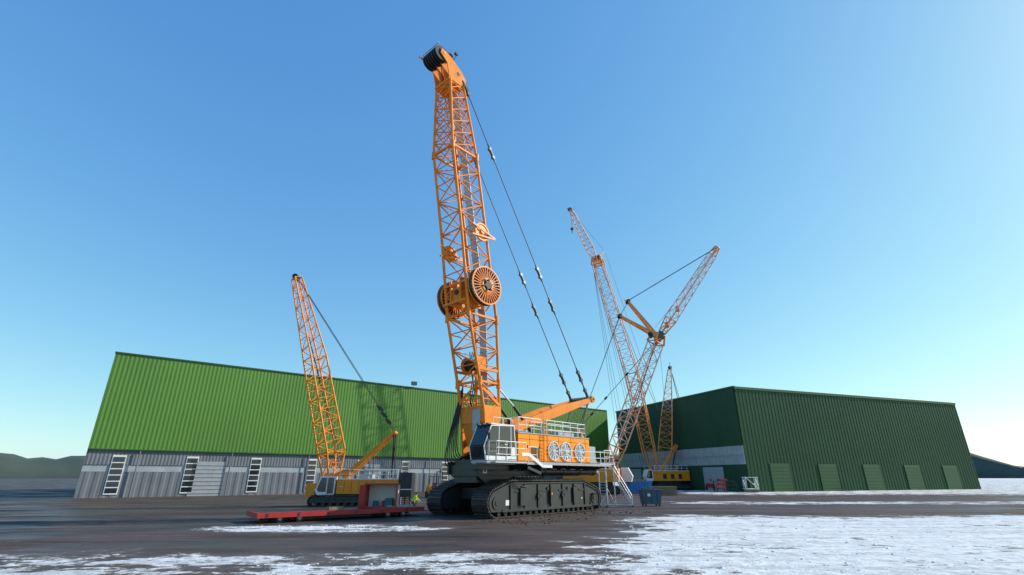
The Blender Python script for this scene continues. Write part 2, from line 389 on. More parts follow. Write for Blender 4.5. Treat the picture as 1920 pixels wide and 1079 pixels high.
bf.prism([C(-5.3,-1.2,6.6),C(-5.3,1.2,6.6),C(-4.95,.9,4.9),C(-4.95,-.9,4.9)],(.12,0,0),0)
bf.box(C(-4.9,-1.2,5.2),C(-4.4,1.2,5.5),0)
bf.box(C(-5.46,.15,6.0),C(-5.40,1.0,7.6),2)
for t in(-1.35,1.35): bf.beam(C(-5.6,t,9.2),C(-3.75,t,8.0),.12,.2,0)
bf.disc(C(-5.3,0,11.2),(0,1,0),.45,1.6,24,3)
for t in (-.8,.8): bf.ring(C(-5.3,t,11.2),(0,1,0),.1,.72,.08,24,0)
bf.beam(C(-6.2,-1.3,10.7),C(-3.9,-1.3,10.7),.15,.2,0);bf.beam(C(-6.2,1.3,10.7),C(-3.9,1.3,10.7),.15,.2,0)
bf.build("boom_foot",crane,(ORANGE,BLACK,GREYP,ROPE))
cw=MB()
def rear(z):
    for (a,b) in zip(ST,ST[1:]):
        if a[0]<=z<=b[0]:
            k=(z-a[0])/(b[0]-a[0]); return a[2]*(1-k)+b[2]*k
    return ST[-1][2]
zz=[7.2,9.7,15,18.5,22.2,26,29.8,33,36.8]
for za,zb in zip(zz,zz[1:]):
    cw.prism([C(rear(za)-.35,-.35,za),C(rear(za)-.35,.45,za),C(rear(zb)-.35,.45,zb),C(rear(zb)-.35,-.35,zb)],(-.05,0,0),0)
z=7.5
while z<36.5:
    cw.beam(C(rear(z)-.42,-.42,z),C(rear(z)-.42,.52,z),.05,.04,0); z+=.45
cw.build("boom_catwalk",crane,(GRATE,))
# boom reels
rl=MB()
def reel(s_,t,z,R,sign,nsp=32):
    c=C(s_,t,z)
    y=Vector((0,-sign,0))
    rl.ring(c+y*.25,(0,1,0),R*.93,R,.08,48,0); rl.ring(c-y*.25,(0,1,0),R*.93,R,.08,48,0)
    rl.ring(c,(0,1,0),R*.40,R*.50,.5,40,0)
    rl.disc(c,(0,1,0),R*.62,.36,32,1)
    for k in range(nsp):
        a=2*math.pi*k/nsp; d=Vector((math.cos(a),0,math.sin(a)))
        for o in (.25,-.25): rl.beam(c+y*o+d*R*.3,c+y*o+d*R*.95,.05,R*.07,0,up=(0,1,0))
    rl.disc(c-y*.02,(0,1,0),R*.985,.30,48,1)
    rl.disc(c+y*.3,(0,1,0),R*.2,.3,20,1); rl.ring(c+y*.33,(0,1,0),R*.28,R*.36,.06,24,0)
    for k in range(6):
        a=math.pi*k/3+.3; d=Vector((math.cos(a),0,math.sin(a))); rl.beam(c+y*.42+d*.1,c+y*.42+d*R*.34,.08,.09,1,up=(0,1,0))
reel(-6.05,1.85,17.4,1.65,1); reel(-6.2,-1.85,17.0,1.65,-1)
rl.prism([C(-7.7,-.4,15.8),C(-5.0,-.4,15.8),C(-5.0,-.4,17.4),C(-6.5,-.4,18.3),C(-7.8,-.4,18.0)],(0,.12,0),0)
rl.prism([C(-7.7,.75,15.8),C(-5.0,.75,15.8),C(-5.0,.75,17.4),C(-6.5,.75,18.3),C(-7.8,.75,18.0)],(0,.12,0),0)
rl.box(C(-7.55,-.4,16.2),C(-7.45,.75,17.3),0)
rl.disc(C(-7.62,.1,16.9),(1,0,0),.22,.1,18,1)
for z in (16.0,17.6): rl.beam(C(-7.7,-1.3,z),C(-7.7,1.3,z),.12,.18,0)
rl.disc(C(-6.3,.2,17),(0,1,0),.5,1.1,24,1)
rl.beam(C(-7.4,1.4,17.4),C(-4.9,1.4,17.4),.12,.25,0); rl.beam(C(-7.4,-1.4,17),C(-4.9,-1.4,17),.12,.25,0)
for s_,t,z,R in ((-6.35,1.65,22.35,.82),(-7.3,-1.35,20.9,.75)):
    c=C(s_,t,z)
    rl.ring(c,(0,1,0),R*.84,R,.16,32,0); rl.disc(c,(0,1,0),R*.25,.3,16,0)
    rl.disc(c,(0,1,0),R*.85,.04,32,2)
    for k in range(6):
        a=k*math.pi/3; d=Vector((math.cos(a),0,math.sin(a))); rl.beam(c,c+d*R*.9,.08,.07,0,up=(0,1,0))
    rl.beam(c+Vector((-1.2,-.15,.4)),c+Vector((1.5,-.15,-.2)),.08,.14,0); rl.beam(c+Vector((-1.2,-.15,-.6)),c+Vector((1.5,-.15,-.25)),.08,.14,0)
rl.build("rope_reels",crane,(ORANGE,RUBBER,ORANGE2))
# head
hd=MB()
for t in (1.0,.32,-.32,-1.0):
    hd.prism([C(-10.3,t,36.9),C(-8.5,t,36.9),C(-8.35,t,37.9),C(-9.0,t,38.6),C(-10.3,t,39.4),C(-11.4,t,39.7),C(-11.5,t,39.1),C(-10.7,t,38.5)],(0,-.09,0),0)
hd.tube(C(-8.6,-1.1,37.6),C(-8.6,1.15,37.6),.14,10); hd.tube(C(-9.4,-1.05,38.0),C(-9.4,1.1,38.0),.16,12); hd.tube(C(-10.25,-1.05,37),C(-10.25,1.1,37),.14,10)
hd.ring(C(-9.35,1.07,38.0),(0,1,0),.2,.36,.06,20,0); hd.disc(C(-9.35,1.05,38.0),(0,1,0),.2,.12,20,1)
hd.box(C(-10.2,-1.0,36.7),C(-8.6,1.0,36.85),0)
hd.tube(C(-11.1,-1.15,39.3),C(-11.1,1.15,39.3),.12,10,mat=2)
for k in range(7):
    t=-.9+k*.3
    hd.ring(C(-11.25,t,39.25),(0,1,0),.45,.78,.1,32,1); hd.disc(C(-11.25,t,39.25),(0,1,0),.5,.05,24,1)
for k in range(5):
    t=-.7+k*.35; hd.ring(C(-10.2,t,39.75),(0,1,0),.2,.5,.1,28,1)
hd.tube(C(-11.7,-1.2,39.5),C(-12.3,-1.2,39.6),.08,8,mat=0); hd.tube(C(-11.9,-1.2,39.9),C(-11.9,1.2,39.9),.05,8,mat=2)
hd.tube(C(-9.9,1,39.3),C(-9.6,1,40.3),.04,6,mat=1); hd.box(C(-9.8,.9,40.2),C(-9.5,1.1,40.45),1)
hd.beam(C(-8.5,1.1,37.4),C(-8.1,1.1,36.9),.1,.4,1); hd.beam(C(-8.5,-1.1,37.4),C(-8.1,-1.1,36.9),.1,.4,1)
hd.build("boom_head",crane,(ORANGE,RUBBER,STEEL))
# pendants
pd=MB()
for t in (1.1,-1.1):
    top=C(-8.45,t,37.1) ; bot=C(9.2,t*.95,9.95)
    pd.path([top,bot],.045,6,0)
    d=(bot-top).normalized()
    for f in (0.01,.205,.585,.692,.925,.985):
        c=lerp(top,bot,f)
        pd.beam(c-d*.5,c+d*.5,.10,.26,1,up=(0,1,0)); pd.disc(c-d*.42,(0,1,0),.17,.26,14,1); pd.disc(c+d*.42,(0,1,0),.17,.26,14,1)
        pd.tube(c-d*.95,c-d*.4,.06,8,r2=.11,mat=1); pd.tube(c+d*.4,c+d*.95,.11,8,r2=.06,mat=1)
pd.path([C(-10.4,.2,39.3),C(-5.0,.15,11.4)],.022,5,0); pd.path([C(-10.4,-.2,39.3),C(-4.8,-.2,11.3)],.022,5,0)
pd.build("pendant_lines",crane,(ROPE,LINK))
# gantry
ga=MB()
for t in (1.05,-1.05):
    ga.beam(C(-2.9,t,6.0),C(4.2,t,8.3),.26,.62,0,w2=.3,h2=.85); ga.beam(C(4.2,t,8.3),C(9.9,t,9.95),.3,.85,0,w2=.22,h2=.4)
    ga.disc(C(9.8,t,9.95),(0,1,0),.32,.4,20,0); ga.disc(C(9.8,t,9.95),(0,1,0),.12,.5,14,1)
    ga.beam(C(-2.9,t,6.0),C(-3.0,t,3.7),.3,.6,0)
    ga.tube(C(-3.4,t*.75,9.6),C(-1.4,t*.75,8.2),.07,10,mat=2); ga.tube(C(-1.4,t*.75,8.2),C(.9,t*.75,6.2),.13,12,mat=1)
    ga.beam(C(9.2,t*.9,9.5),C(6.6,t*.9,4.0),.07,.2,1)
ga.tube(C(9.75,-1.1,9.9),C(9.75,1.1,9.9),.14,10); ga.tube(C(4.2,-1.1,8.3),C(4.2,1.1,8.3),.12,10)
for k in range(6): ga.ring(C(9.3,-.75+k*.3,9.75),(0,1,0),.15,.42,.09,24,1)
for k in range(6):
    t=-.6+k*.24; ga.path([C(9.3,t,9.4),C(6.7,t,4.6)],.02,4,1)
ga.build("gantry_frame",crane,(ORANGE,BLACK,STEEL))
# hoses
hs=MB()
for k in range(7):
    t=-1.2-.13*k; pts=[]
    P0=C(-5.35,-1.2,8.8+.15*k);P1=C(-5.9-.1*k,t,6.0-.3*k);P2=C(-6.2-.16*k,t,3.7-.25*k);P3=C(-5.0,-.9-.05*k,4.2)
    for j in range(15):
        u=j/14; pts.append(P0*(1-u)**3+P1*3*u*(1-u)**2+P2*3*u*u*(1-u)+P3*u**3)
    hs.path(pts,.045,6)
for k in range(3):
    pts=[C(rear(7.5)-1.4,.1*k-.2,7.5)]+[C(rear(z)-1.5+.2*math.sin(z*2+k),.1*k-.3,z) for z in (8.3,9.2,10.2,11.2,12.3)]
    hs.path(pts,.04,5)
hs.build("hydraulic_hoses",crane,(RUBBER,))

# ================================================================== HALL
h0=Vector((-35.28,90.47,0))
hall=empty("green_industrial_hall",h0,math.atan2(.631,.777))
hw=MB(); XL,XR=-30,79.2
def corr(mb,x0,x1,z0,z1,y,pitch,dep,mat):
    x=x0
    while x<x1-1e-6:
        xs=[x,x+pitch*.35,x+pitch*.5,x+pitch*.85,x+pitch]; ys=[y,y,y-dep,y-dep,y]
        vs=[];
        for xx,yy in zip(xs,ys): vs+= [(xx,yy,z0),(xx,yy,z1)]
        mb.add(vs,[(2*i,2*i+2,2*i+3,2*i+1) for i in range(4)],mat); x+=pitch
corr(hw,XL,XR,6.4,19.8,0,.55,.035,0)
corr(hw,XL,XR,4.3,6.3,.25,.45,.04,2)
hw.box((XL,.35,0),(XR,.6,4.3),3)
hw.box((XL,-.14,6.25),(XR,.3,6.4),1)
hw.box((XL-.1,-.2,19.8),(XR+.1,.4,20.0),1)
hw.box((XL,.61,0),(XR,60,19.9),1)
corr(hw,XL,XR,0,3.4,.3,1.1,.05,2)
hw.box((XR-.02,-.05,0),(XR+.25,60,19.9),0)
for k in range(9):
    x=-24+k*12; hw.tube((x,-.2,0),(x,-.2,6.2),.09,8,mat=2)
hw.build("walls",hall,(GREEN,GREEND,WALLG,WALLL))
wd=MB()
for x in list(range(-27,78,9)):
    wd.box((x,.16,.4),(x+1.6,.24,5.6),0)
    for k in range(6):
        wd.box((x+.12,.12,.6+k*.82),(x+1.48,.155,1.25+k*.82),1)
for x in (-20,6,33,58):
    wd.box((x+3,.14,0),(x+7.5,.22,4.9),2)
    for k in range(8): wd.box((x+3,.10,.3+k*.57),(x+7.5,.135,.34+k*.57),3)
wd.build("windows_and_gates",hall,(WHITE,GLASS,GREYP,BLACK))
lb=MB(); lb.tube((19,-.1,19.9),(19,-.4,20.5),.06,6); lb.beam((18.5,-.5,20.7),(19.6,-.5,20.7),.5,.7,0)
lb.build("roof_floodlight",hall,(BLACK,))
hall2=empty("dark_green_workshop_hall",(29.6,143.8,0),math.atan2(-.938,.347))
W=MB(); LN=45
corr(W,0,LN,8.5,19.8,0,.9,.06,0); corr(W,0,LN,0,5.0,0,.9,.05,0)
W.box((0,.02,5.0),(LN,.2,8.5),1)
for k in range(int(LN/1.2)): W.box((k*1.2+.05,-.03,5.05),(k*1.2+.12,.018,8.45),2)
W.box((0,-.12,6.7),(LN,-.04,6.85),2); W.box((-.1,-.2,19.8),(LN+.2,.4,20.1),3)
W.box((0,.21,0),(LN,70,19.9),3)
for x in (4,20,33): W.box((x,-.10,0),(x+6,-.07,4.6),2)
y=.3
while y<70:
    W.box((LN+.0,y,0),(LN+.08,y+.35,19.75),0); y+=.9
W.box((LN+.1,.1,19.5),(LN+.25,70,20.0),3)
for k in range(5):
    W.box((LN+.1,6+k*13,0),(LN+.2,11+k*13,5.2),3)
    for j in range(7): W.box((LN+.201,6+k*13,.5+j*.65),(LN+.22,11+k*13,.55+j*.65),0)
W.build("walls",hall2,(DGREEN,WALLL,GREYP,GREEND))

# ================================================================== RIGHT-HAND CRANES
def simple_crane_body(parent,L=9,wd_=4.5,mats=(YELLOW,BLACK,GLASS,WHITE,TRACK)):
    mb=MB()
    mb.box((-L*.45,-1.9,1.9),(L*.5,1.9,3.9),0); mb.box((-L*.45,-1.95,3.9),(L*.5,1.95,4.0),3)
    mb.box((L*.5,-1.8,1.6),(L*.62,1.8,4.4),1)
    mb.prism([(-L*.62,-2.0,1.9),(-L*.65,-2.0,2.8),(-L*.58,-2.0,4.2),(-L*.46,-2.0,4.2),(-L*.46,-2.0,1.9)],(0,1.2,0),3)
    mb.prism([(-L*.615,-2.02,2.4),(-L*.63,-2.02,2.8),(-L*.57,-2.02,4.0),(-L*.48,-2.02,4.0),(-L*.48,-2.02,2.4)],(0,.015,0),2)
    mb.box((-L*.3,-1.5,1.0),(L*.3,1.5,1.85),1); mb.disc((0,0,1.75),(0,0,1),1.6,.3,28,1)
    for k in range(3): mb.box((-L*.2+k*L*.2,-1.93,2.3),(-L*.2+k*L*.2+.9,-1.905,3.3),1)
    rail(mb,[(-L*.4,-1.9,4.0),(L*.45,-1.9,4.0)],1.0,.035,1.4,3); rail(mb,[(-L*.4,1.9,4.0),(L*.45,1.9,4.0)],1.0,.035,1.4,3)
    mb.build("body",parent,mats,bevel=.02)
    for nm,y,o in (("track_a",-2.2,-1),("track_b",2.2,1)):
        track(parent,nm,y,1.0,[(-L*.42,.6,.55),(-L*.3,.85,.4),(L*.3,.85,.4),(L*.42,.6,.55)],shoe=.35,outer=o)
def latt_boom(mb,p0,p1,hw0,hw1,n,rc,rb,mat=0,side=(0,0,1),yaw=45,x=False,foot=0):
    p0=Vector(p0);p1=Vector(p1);d=(p1-p0).normalized()
    u=Vector((math.cos(math.radians(yaw)),math.sin(math.radians(yaw)),0)); u=(u-d*u.dot(d)).normalized(); v=d.cross(u)
    lattice(mb,quad(p0,u,v,hw0,hw0),quad(p1,u,v,hw1,hw1),n,rc,rb,mat,sides=4,x=x,frames=0)
    return u,v
cB=empty("lattice_boom_crane",(31.2,115,0),math.radians(20))
Bm=MB(); inv=(Matrix.Translation((31.2,115,0))@Matrix.Rotation(math.radians(20),4,'Z')).inverted()
def l(p,M=None): return (M or inv)@Vector(p)
pB=[(31.2,115,3.2),(30.2,114.4,8),(27.4,112.4,24.85),(20.6,108.1,50),(20.3,107.9,52.0)]
latt_boom(Bm,l(pB[0]),l(pB[1]),.5,1.25,3,.13,.06,0)
latt_boom(Bm,l(pB[1]),l(pB[2]),1.25,1.35,9,.13,.06,0)
latt_boom(Bm,l(pB[2]),l(pB[3]),1.35,1.2,14,.12,.055,1)
latt_boom(Bm,l(pB[3]),l(pB[4]),1.3,.9,1,.2,.1,0)
jt=Vector((14.1,104,62.5)); 
latt_boom(Bm,l((20.0,107.7,51)),l((18.6,106.8,53.8)),.4,.9,2,.1,.05,2)
latt_boom(Bm,l((18.6,106.8,53.8)),l((14.7,104.4,61.4)),.9,.55,8,.09,.045,2)
latt_boom(Bm,l((14.7,104.4,61.4)),l(jt),.5,.3,1,.12,.08,2)
Bm.disc(l(jt+Vector((-.2,0,.2))),(0,1,0),.5,.4,20,3); Bm.box(l(jt+Vector((-.8,-.4,.2))),l(jt+Vector((.7,.4,.5))),5)
Bm.disc(l((20.6,108,51.8)),(0,1,0),.6,1.2,20,3)
Bm.box(l((19.4,107.5,50.0)),l((22.2,108.6,51.4)),0)
Bm.tube(l(jt),l(jt+Vector((.1,0,-4.4))),.04,5,mat=3); Bm.disc(l(jt+Vector((.1,0,-5.0))),(0,1,0),.38,.3,14,4); Bm.tube(l(jt+Vector((.1,0,-5.2))),l(jt+Vector((.1,0,-6.2))),.16,8,mat=4,r2=.08)
Bm.beam(l((20.6,108,51.8)),l((22.6,109,54.0)),.3,.3,2); Bm.path([l(jt),l((22.6,109,54)),l((36.5,118,8))],.035,4,3)
for off in (-.6,0,.6,1.2):
    Bm.path([l((19.6+off*.3,107.8,50.5)),l((26.0+off,112,18)),l((28.5+off,113,5))],.03,4,3)
Bm.path([l((20.6,108,52)),l((31.5,115,22)),l((37.5,119,9))],.05,4,3)
for off in (0,.8,1.6): Bm.path([l((19.2,107.6,50)),l((22.5+off,111,14))],.03,4,3)
Bm.beam(l((33,116.2,4)),l((38,119.5,9.5)),.6,.7,0); Bm.path([l((38,119.5,9.5)),l((36,118.5,4))],.12,6,3)
Bm.build("boom_and_jib",cB,(ORANGE2,SALMON,SALMON,ROPE,RED,GREYP))
bb=empty("carrier",(0,0,0),0); bb.parent=cB; bb.location=(3.0,.5,0)
simple_crane_body(bb,10)
cC=empty("luffing_jib_crane",(17.4,90,0),math.radians(-20))
invC=(Matrix.Translation((17.4,90,0))@Matrix.Rotation(math.radians(-20),4,'Z')).inverted()
def c_(p): return invC@Vector(p)
Cm=MB()
latt_boom(Cm,c_((16.2,90.2,2.6)),c_((18.2,89.8,7.5)),.45,1.0,3,.13,.07,0)
latt_boom(Cm,c_((18.2,89.8,7.5)),c_((26.3,88,25.6)),1.0,1.0,13,.12,.055,1)
latt_boom(Cm,c_((26.3,88,25.6)),c_((27.0,87.9,27.2)),1.1,.8,1,.2,.12,0)
Cm.box(c_((25.9,87.4,26.0)),c_((27.6,88.7,27.1)),0)
Cm.disc(c_((27.3,87.5,26.9)),(0,1,0),.6,2.0,20,4); Cm.disc(c_((25.6,88.4,27.2)),(0,1,0),.4,1.8,20,3)
latt_boom(Cm,c_((27.2,87.7,26.9)),c_((29.2,86.8,29.8)),.35,.75,3,.12,.06,0)
latt_boom(Cm,c_((29.2,86.8,29.8)),c_((37.2,83.4,41.2)),.75,.55,12,.09,.045,1)
latt_boom(Cm,c_((37.2,83.4,41.2)),c_((38.2,83,42.6)),.5,.3,1,.12,.08,0)
for k in (.12,.3): 
    p=lerp((27.2,87.7,26.9),(38.2,83,42.6),k); Cm.box(c_(p+Vector((-.5,-.5,-.4))),c_(p+Vector((.5,.5,.4))),0)
for tip in ((21.05,92,32.0),(22.4,90,34.3)):
    A=Vector((26.6,88,26.9)); tip=Vector(tip)
    for o in (-.7,.7):
        off=Vector((0,o,0)); Cm.beam(c_(A+off),c_(tip+off*.6),.38,.45,0,w2=.3,h2=.35)
    for k in range(1,6): 
        p=lerp(A,tip,k/6); Cm.tube(c_(p+Vector((0,-.65,0))),c_(p+Vector((0,.65,0))),.09,6,mat=0)
    for o in (-.5,0,.5): Cm.disc(c_(tip+Vector((0,o,0))),(0,1,0),.38,.15,16,3)
    Cm.tube(c_(tip+Vector((-.7,-.6,.1))),c_(tip+Vector((.4,.7,.2))),.14,8,mat=0)
for o in (-.4,.4):
    Cm.path([c_((22.4,90+o,34.5)),c_((38.0,83+o*.5,42.5))],.045,4,3)
    Cm.path([c_((21.05,92+o,32.0)),c_((22.4,90+o,34.3))],.05,4,3)
    Cm.path([c_((21.05,92+o,32.0)),c_((12.5,97,11.0)),],.05,4,3)
    Cm.path([c_((26.4,88+o,26.0)),c_((12.5,97,11.0)),],.055,4,3)
    Cm.path([c_((26.6,88+o,26.5)),c_((18.5,91,5))],.05,4,3)
for f in (.35,.62,.8):
    p=lerp((26.4,88,26),(12.5,97,11),f); q=lerp((26.4,88,26),(12.5,97,11),f+.03); Cm.beam(c_(p),c_(q),.35,.25,3)
Cm.beam(c_((15,91.5,4)),c_((12.5,97,11)),.5,.6,0)
Cm.path([c_((27,88,26)),c_((26.7,88,12))],.03,4,3); Cm.path([c_((38.2,83,42.6)),c_((26.5,88,28.5))],.03,4,3)
Cm.build("boom_and_jib",cC,(ORANGE2,SALMON,SALMON,ROPE,LINK))
cc=empty("carrier"); cc.parent=cC; cc.location=(-3.5,0,0); cc.rotation_euler=(0,0,math.pi); simple_crane_body(cc,10)
cD=empty("derrick_crane",(35,120,0),math.radians(35))
invD=(Matrix.Translation((35,120,0))@Matrix.Rotation(math.radians(35),4,'Z')).inverted()
def d_(p): return invD@Vector(p)
Dm=MB()
latt_boom(Dm,d_((34.6,120,3)),d_((35.3,119.5,9)),.5,1.5,3,.15,.07,0,yaw=40)
latt_boom(Dm,d_((35.3,119.5,9)),d_((36.5,119,17)),1.5,1.15,5,.14,.06,0,yaw=40)
latt_boom(Dm,d_((36.5,119,17)),d_((38.0,118.2,26.8)),1.15,.4,7,.12,.05,1,yaw=40)
Dm.disc(d_((38.1,118,27.3)),(0,1,0),.4,.6,16,2); Dm.tube(d_((38.1,118,27)),d_((38.1,118,28.6)),.06,5,mat=2)
for o in (0,.5): Dm.path([d_((38.2,118,27.2)),d_((40.5+o,118,7))],.04,4,2)
Dm.path([d_((38.2,118,27.2)),d_((43,121,6.5))],.05,4,2); Dm.beam(d_((37,120.5,4)),d_((41.5,121,7)),.5,.6,0)
Dm.build("boom",cD,(ORANGE2,SALMON,ROPE))
dd=empty("carrier"); dd.parent=cD; dd.location=(2.0,0,0); simple_crane_body(dd,9)

# ================================================================== LEFT CRANE
lcx,lcy=-15.6,53.5
cL=empty("small_crawler_crane",(lcx,lcy,0),math.radians(4))
invL=(Matrix.Translation((lcx,lcy,0))@Matrix.Rotation(math.radians(4),4,'Z')).inverted()
def l_(x,y,z): return invL@Vector((x,y,z))
Lm=MB()
latt_boom(Lm,l_(-18.0,52.8,1.9),l_(-18.3,52.7,5),.45,.95,3,.10,.05,0,yaw=42)
latt_boom(Lm,l_(-18.3,52.7,5),l_(-21.0,51.8,14.5),.95,.85,9,.10,.05,0,yaw=42)
latt_boom(Lm,l_(-21.0,51.8,14.5),l_(-24.0,51,23.4),.85,.4,8,.09,.045,0,yaw=42)
Lm.disc(l_(-24.1,51,23.5),(0,1,0),.3,.8,18,1)
for o in (-.5,.5):
    Lm.beam(l_(-16.6,52.6+o,2.6),l_(-12.0,52.6+o,6.95),.2,.5,0,w2=.16,h2=.28)
    Lm.path([l_(-12.0,52.6+o,7.0),l_(-24.0,51.2+o*.5,23.5)],.035,5,1)
    p=Vector((-12.0,52.6+o,7.0));q=Vector((-24.0,51.2+o*.5,23.5))
    for f in (.05,.09,.13): Lm.beam(l_(*lerp(p,q,f)),l_(*lerp(p,q,f+.025)),.14,.22,1)
    Lm.beam(l_(-18.4,52.4+o,2.4),l_(-16.2,52.8+o,3.4),.18,.35,0)
    Lm.path([l_(-12.0,52.6+o,6.9),l_(-12.1,53,2.6)],.06,6,1)
    Lm.path([l_(-12.1,52.6+o,6.9),l_(-11.7,53,2.6)],.03,6,1)
    Lm.path([l_(-22,51.6,17),l_(-17.2,52.6+o,4)],.045,6,1)
Lm.tube(l_(-12,52,6.95),l_(-12,53.3,6.95),.15,10,mat=0)
Lm.build("boom_and_gantry",cL,(YELLOW,ROPE))
lb2=MB()
lb2.box((-1.6,-1.6,1.15),(4.3,1.4,2.45),0); lb2.box((-1.62,-1.62,2.452),(4.32,1.42,2.52),1)
lb2.box((-4.0,-1.2,.95),(4.3,1.2,1.14),2)
lb2.prism([(-3.3,-1.75,.95),(-3.6,-1.75,1.5),(-3.15,-1.75,2.75),(-1.75,-1.75,2.75),(-1.75,-1.75,.95)],(0,1.3,0),1)
lb2.prism([(-3.25,-1.765,1.35),(-3.42,-1.765,1.6),(-3.05,-1.765,2.62),(-2.55,-1.765,2.62),(-2.55,-1.765,1.35)],(0,.01,0),3)
lb2.prism([(-2.45,-1.765,1.2),(-2.45,-1.765,2.62),(-1.85,-1.765,2.62),(-1.85,-1.765,1.2)],(0,.01,0),3)
lb2.box((4.32,-1.5,.9),(5.6,1.3,3.1),2); lb2.box((4.35,-1.52,1.5),(5.62,-1.505,1.6),1)
for k in range(5): lb2.box((-.9+k*.7,-1.615,1.3),(-.87+k*.7,-1.603,2.35),2)
lb2.box((2.2,-1.615,1.5),(3.6,-1.603,2.1),4)
lb2.box((-1.4,-1.64,1.8),(-1.0,-1.60,1.84),1)
rail(lb2,[(-1.4,-1.6,2.52),(4.2,-1.6,2.52)],.85,.035,1.0,1); rail(lb2,[(-1.4,1.3,2.52),(4.2,1.3,2.52)],.85,.03,1.2,1)
lb2.box((.4,-.8,2.53),(1.6,.6,2.95),4); lb2.tube((2.6,0,2.5),(2.6,0,3.2),.12,12,mat=2)
lb2.box((-4.6,-1.3,.95),(-3.7,.8,2.1),0); lb2.box((-3.0,-.3,1.1),(-1.6,1.2,2.3),0)
lb2.disc((0,0,.85),(0,0,1),1.1,.25,24,2)
lb2.build("superstructure",cL,(YELLOW,WHITE,BLACK,GLASS,GREYP),bevel=.02)
for nm,y,o in (("track_a",-1.6,-1),("track_b",1.6,1)):
    track(cL,nm,y,.8,[(-3.6,.5,.46),(-2.6,.62,.4),(2.2,.62,.4),(3.2,.5,.46)],shoe=.25,outer=o)

# ================================================================== RED FLATBED, KIOSK
fl=empty("red_flatbed_trailer",(-6.54,40.3,0),math.atan2(.618,.786))
fm=MB()
FX=-11.5
fm.box((FX,0,.32),(0,.14,.62),0); fm.box((FX,2.86,.32),(0,3.0,.62),0); fm.box((-.14,.14,.32),(0,2.86,.62),0); fm.box((FX,.14,.32),(FX+.14,2.86,.62),0)
fm.box((FX+.14,.141,.5),(-.141,2.859,.60),1)
for k in range(6): fm.box((FX+.5+k*1.9,-.02,.36),(FX+.62+k*1.9,-.003,.58),1)
for x in (-1.6,-2.8,-8.9,-10.1):
    for y in (.35,2.65):
        fm.disc((x,y,.26),(0,1,0),.255,.28,20,2); fm.disc((x,y,.26),(0,1,0),.13,.31,14,3)
fm.box((-11,1.3,.12),(-.6,1.7,.3),1)
fm.box((-2.6,.5,.61),(-.8,1.2,.75),3); fm.box((-7.0,.4,.61),(-6.0,1.0,.8),4)
fm.build("chassis",fl,(RED,BLACK,RUBBER,GREYP,WOOD))
kk=empty("red_frame_shelter",(-9.55,39.5,.605),math.radians(2))
km=MB()
x0,x1,y0,y1,zt=-1.25,1.15,-.55,.75,1.55
for x in (x0,x1-.1):
    for y in (y0,y1-.1): km.box((x,y,0),(x+.1,y+.1,zt),0)
km.box((x0,y0,zt),(x1,y1,zt+.1),0); km.box((x0,y0,0),(x1,y0+.08,.06),0)
km.box((x0+.1,y1-.06,.02),(x1-.1,y1-.02,zt-.01),1); km.box((x0+.02,y0+.1,.02),(x0+.06,y1-.1,zt-.01),0); km.box((x1-.06,y0+.1,.02),(x1-.02,y1-.1,zt-.01),1)
km.box((x0-.35,y0,0),(x0-.003,y0+.9,zt-.02),0)
km.box((x0+.1,y0+.1,.01),(x1-.1,y1-.1,.05),2)
km.box((.2,-.1,.05),(.75,.45,.62),3); km.disc((-.5,.2,.25),(0,0,1),.18,.4,18,3); km.box((-.05,.1,.05),(.12,.3,.45),4)
km.build("frame",kk,(RED,CREAM,GREYP,BLUEG,RED),bevel=.01)
cr=empty("pallet_stack",(-10.9,54.5,0),math.radians(12))
pm=MB()
z=0
for k in range(14):
    w_=.6+.1*random.random()
    for j in range(5): pm.box((-w_,-.5+j*.22,z+.12),(w_,-.36+j*.22,z+.145),0)
    for j in (-1,0,1): pm.box((j*.5-.06,-.5,z),(j*.5+.06,.52,z+.115),0)
    z+=.17
pm.box((-.6,-.45,z),(.6,.5,z+.35),1)
pm.build("pallets",cr,(WOOD,GREYP))
cr2=empty("steel_crate",(-12.1,55.5,0),math.radians(5))
pm=MB(); 
for k in range(2):
    z=k*1.2+.01; pm.box((-.55,-.5,z),(.55,.5,z+1.0),0)
    for x in (-.6,0,.55): pm.box((x,-.56,z),(x+.06,-.505,z+1.1),1)
    pm.box((-.6,-.56,z+1.0),(.61,.56,z+1.08),1)
pm.build("panels",cr2,(GREYP,BLACK))
fk=empty("forklift_truck",(-10.6,74,0),math.radians(-60))
m_=MB()
m_.box((-1.6,-.75,.5),(.9,.75,1.25),0); m_.prism([(-1.9,-.7,.45),(-2.0,-.7,1.2),(-1.5,-.7,1.6),(-.6,-.7,1.55),(-.6,-.7,.45)],(0,1.4,0),0)
for x in(-1.3,.75):
    for y in(-.75,.75): m_.disc((x,y,.42),(0,1,0),.42,.32,20,1)
for x in(-1.0,.7):
    for y in(-.65,.65): m_.tube((x,y,1.2),(x+(.2 if x<0 else -.2),y,2.7),.05,8,mat=1)
m_.box((-.9,-.7,2.7),(.6,.7,2.78),1)
for y in(-.4,.4): m_.box((1.1,y-.07,.1),(1.25,y+.07,3.4),1); m_.box((1.3,y-.06,.3),(2.4,y+.06,.36),2)
for z in(.4,1.8,3.3): m_.box((1.1,-.4,z),(1.22,.4,z+.12),1)
m_.box((-.5,-.3,1.2),(0,.3,1.4),1); m_.box((-.6,-.3,1.4),(-.5,.3,1.95),1)
m_.build("truck",fk,(YELLOW,RUBBER,STEEL),bevel=.02)
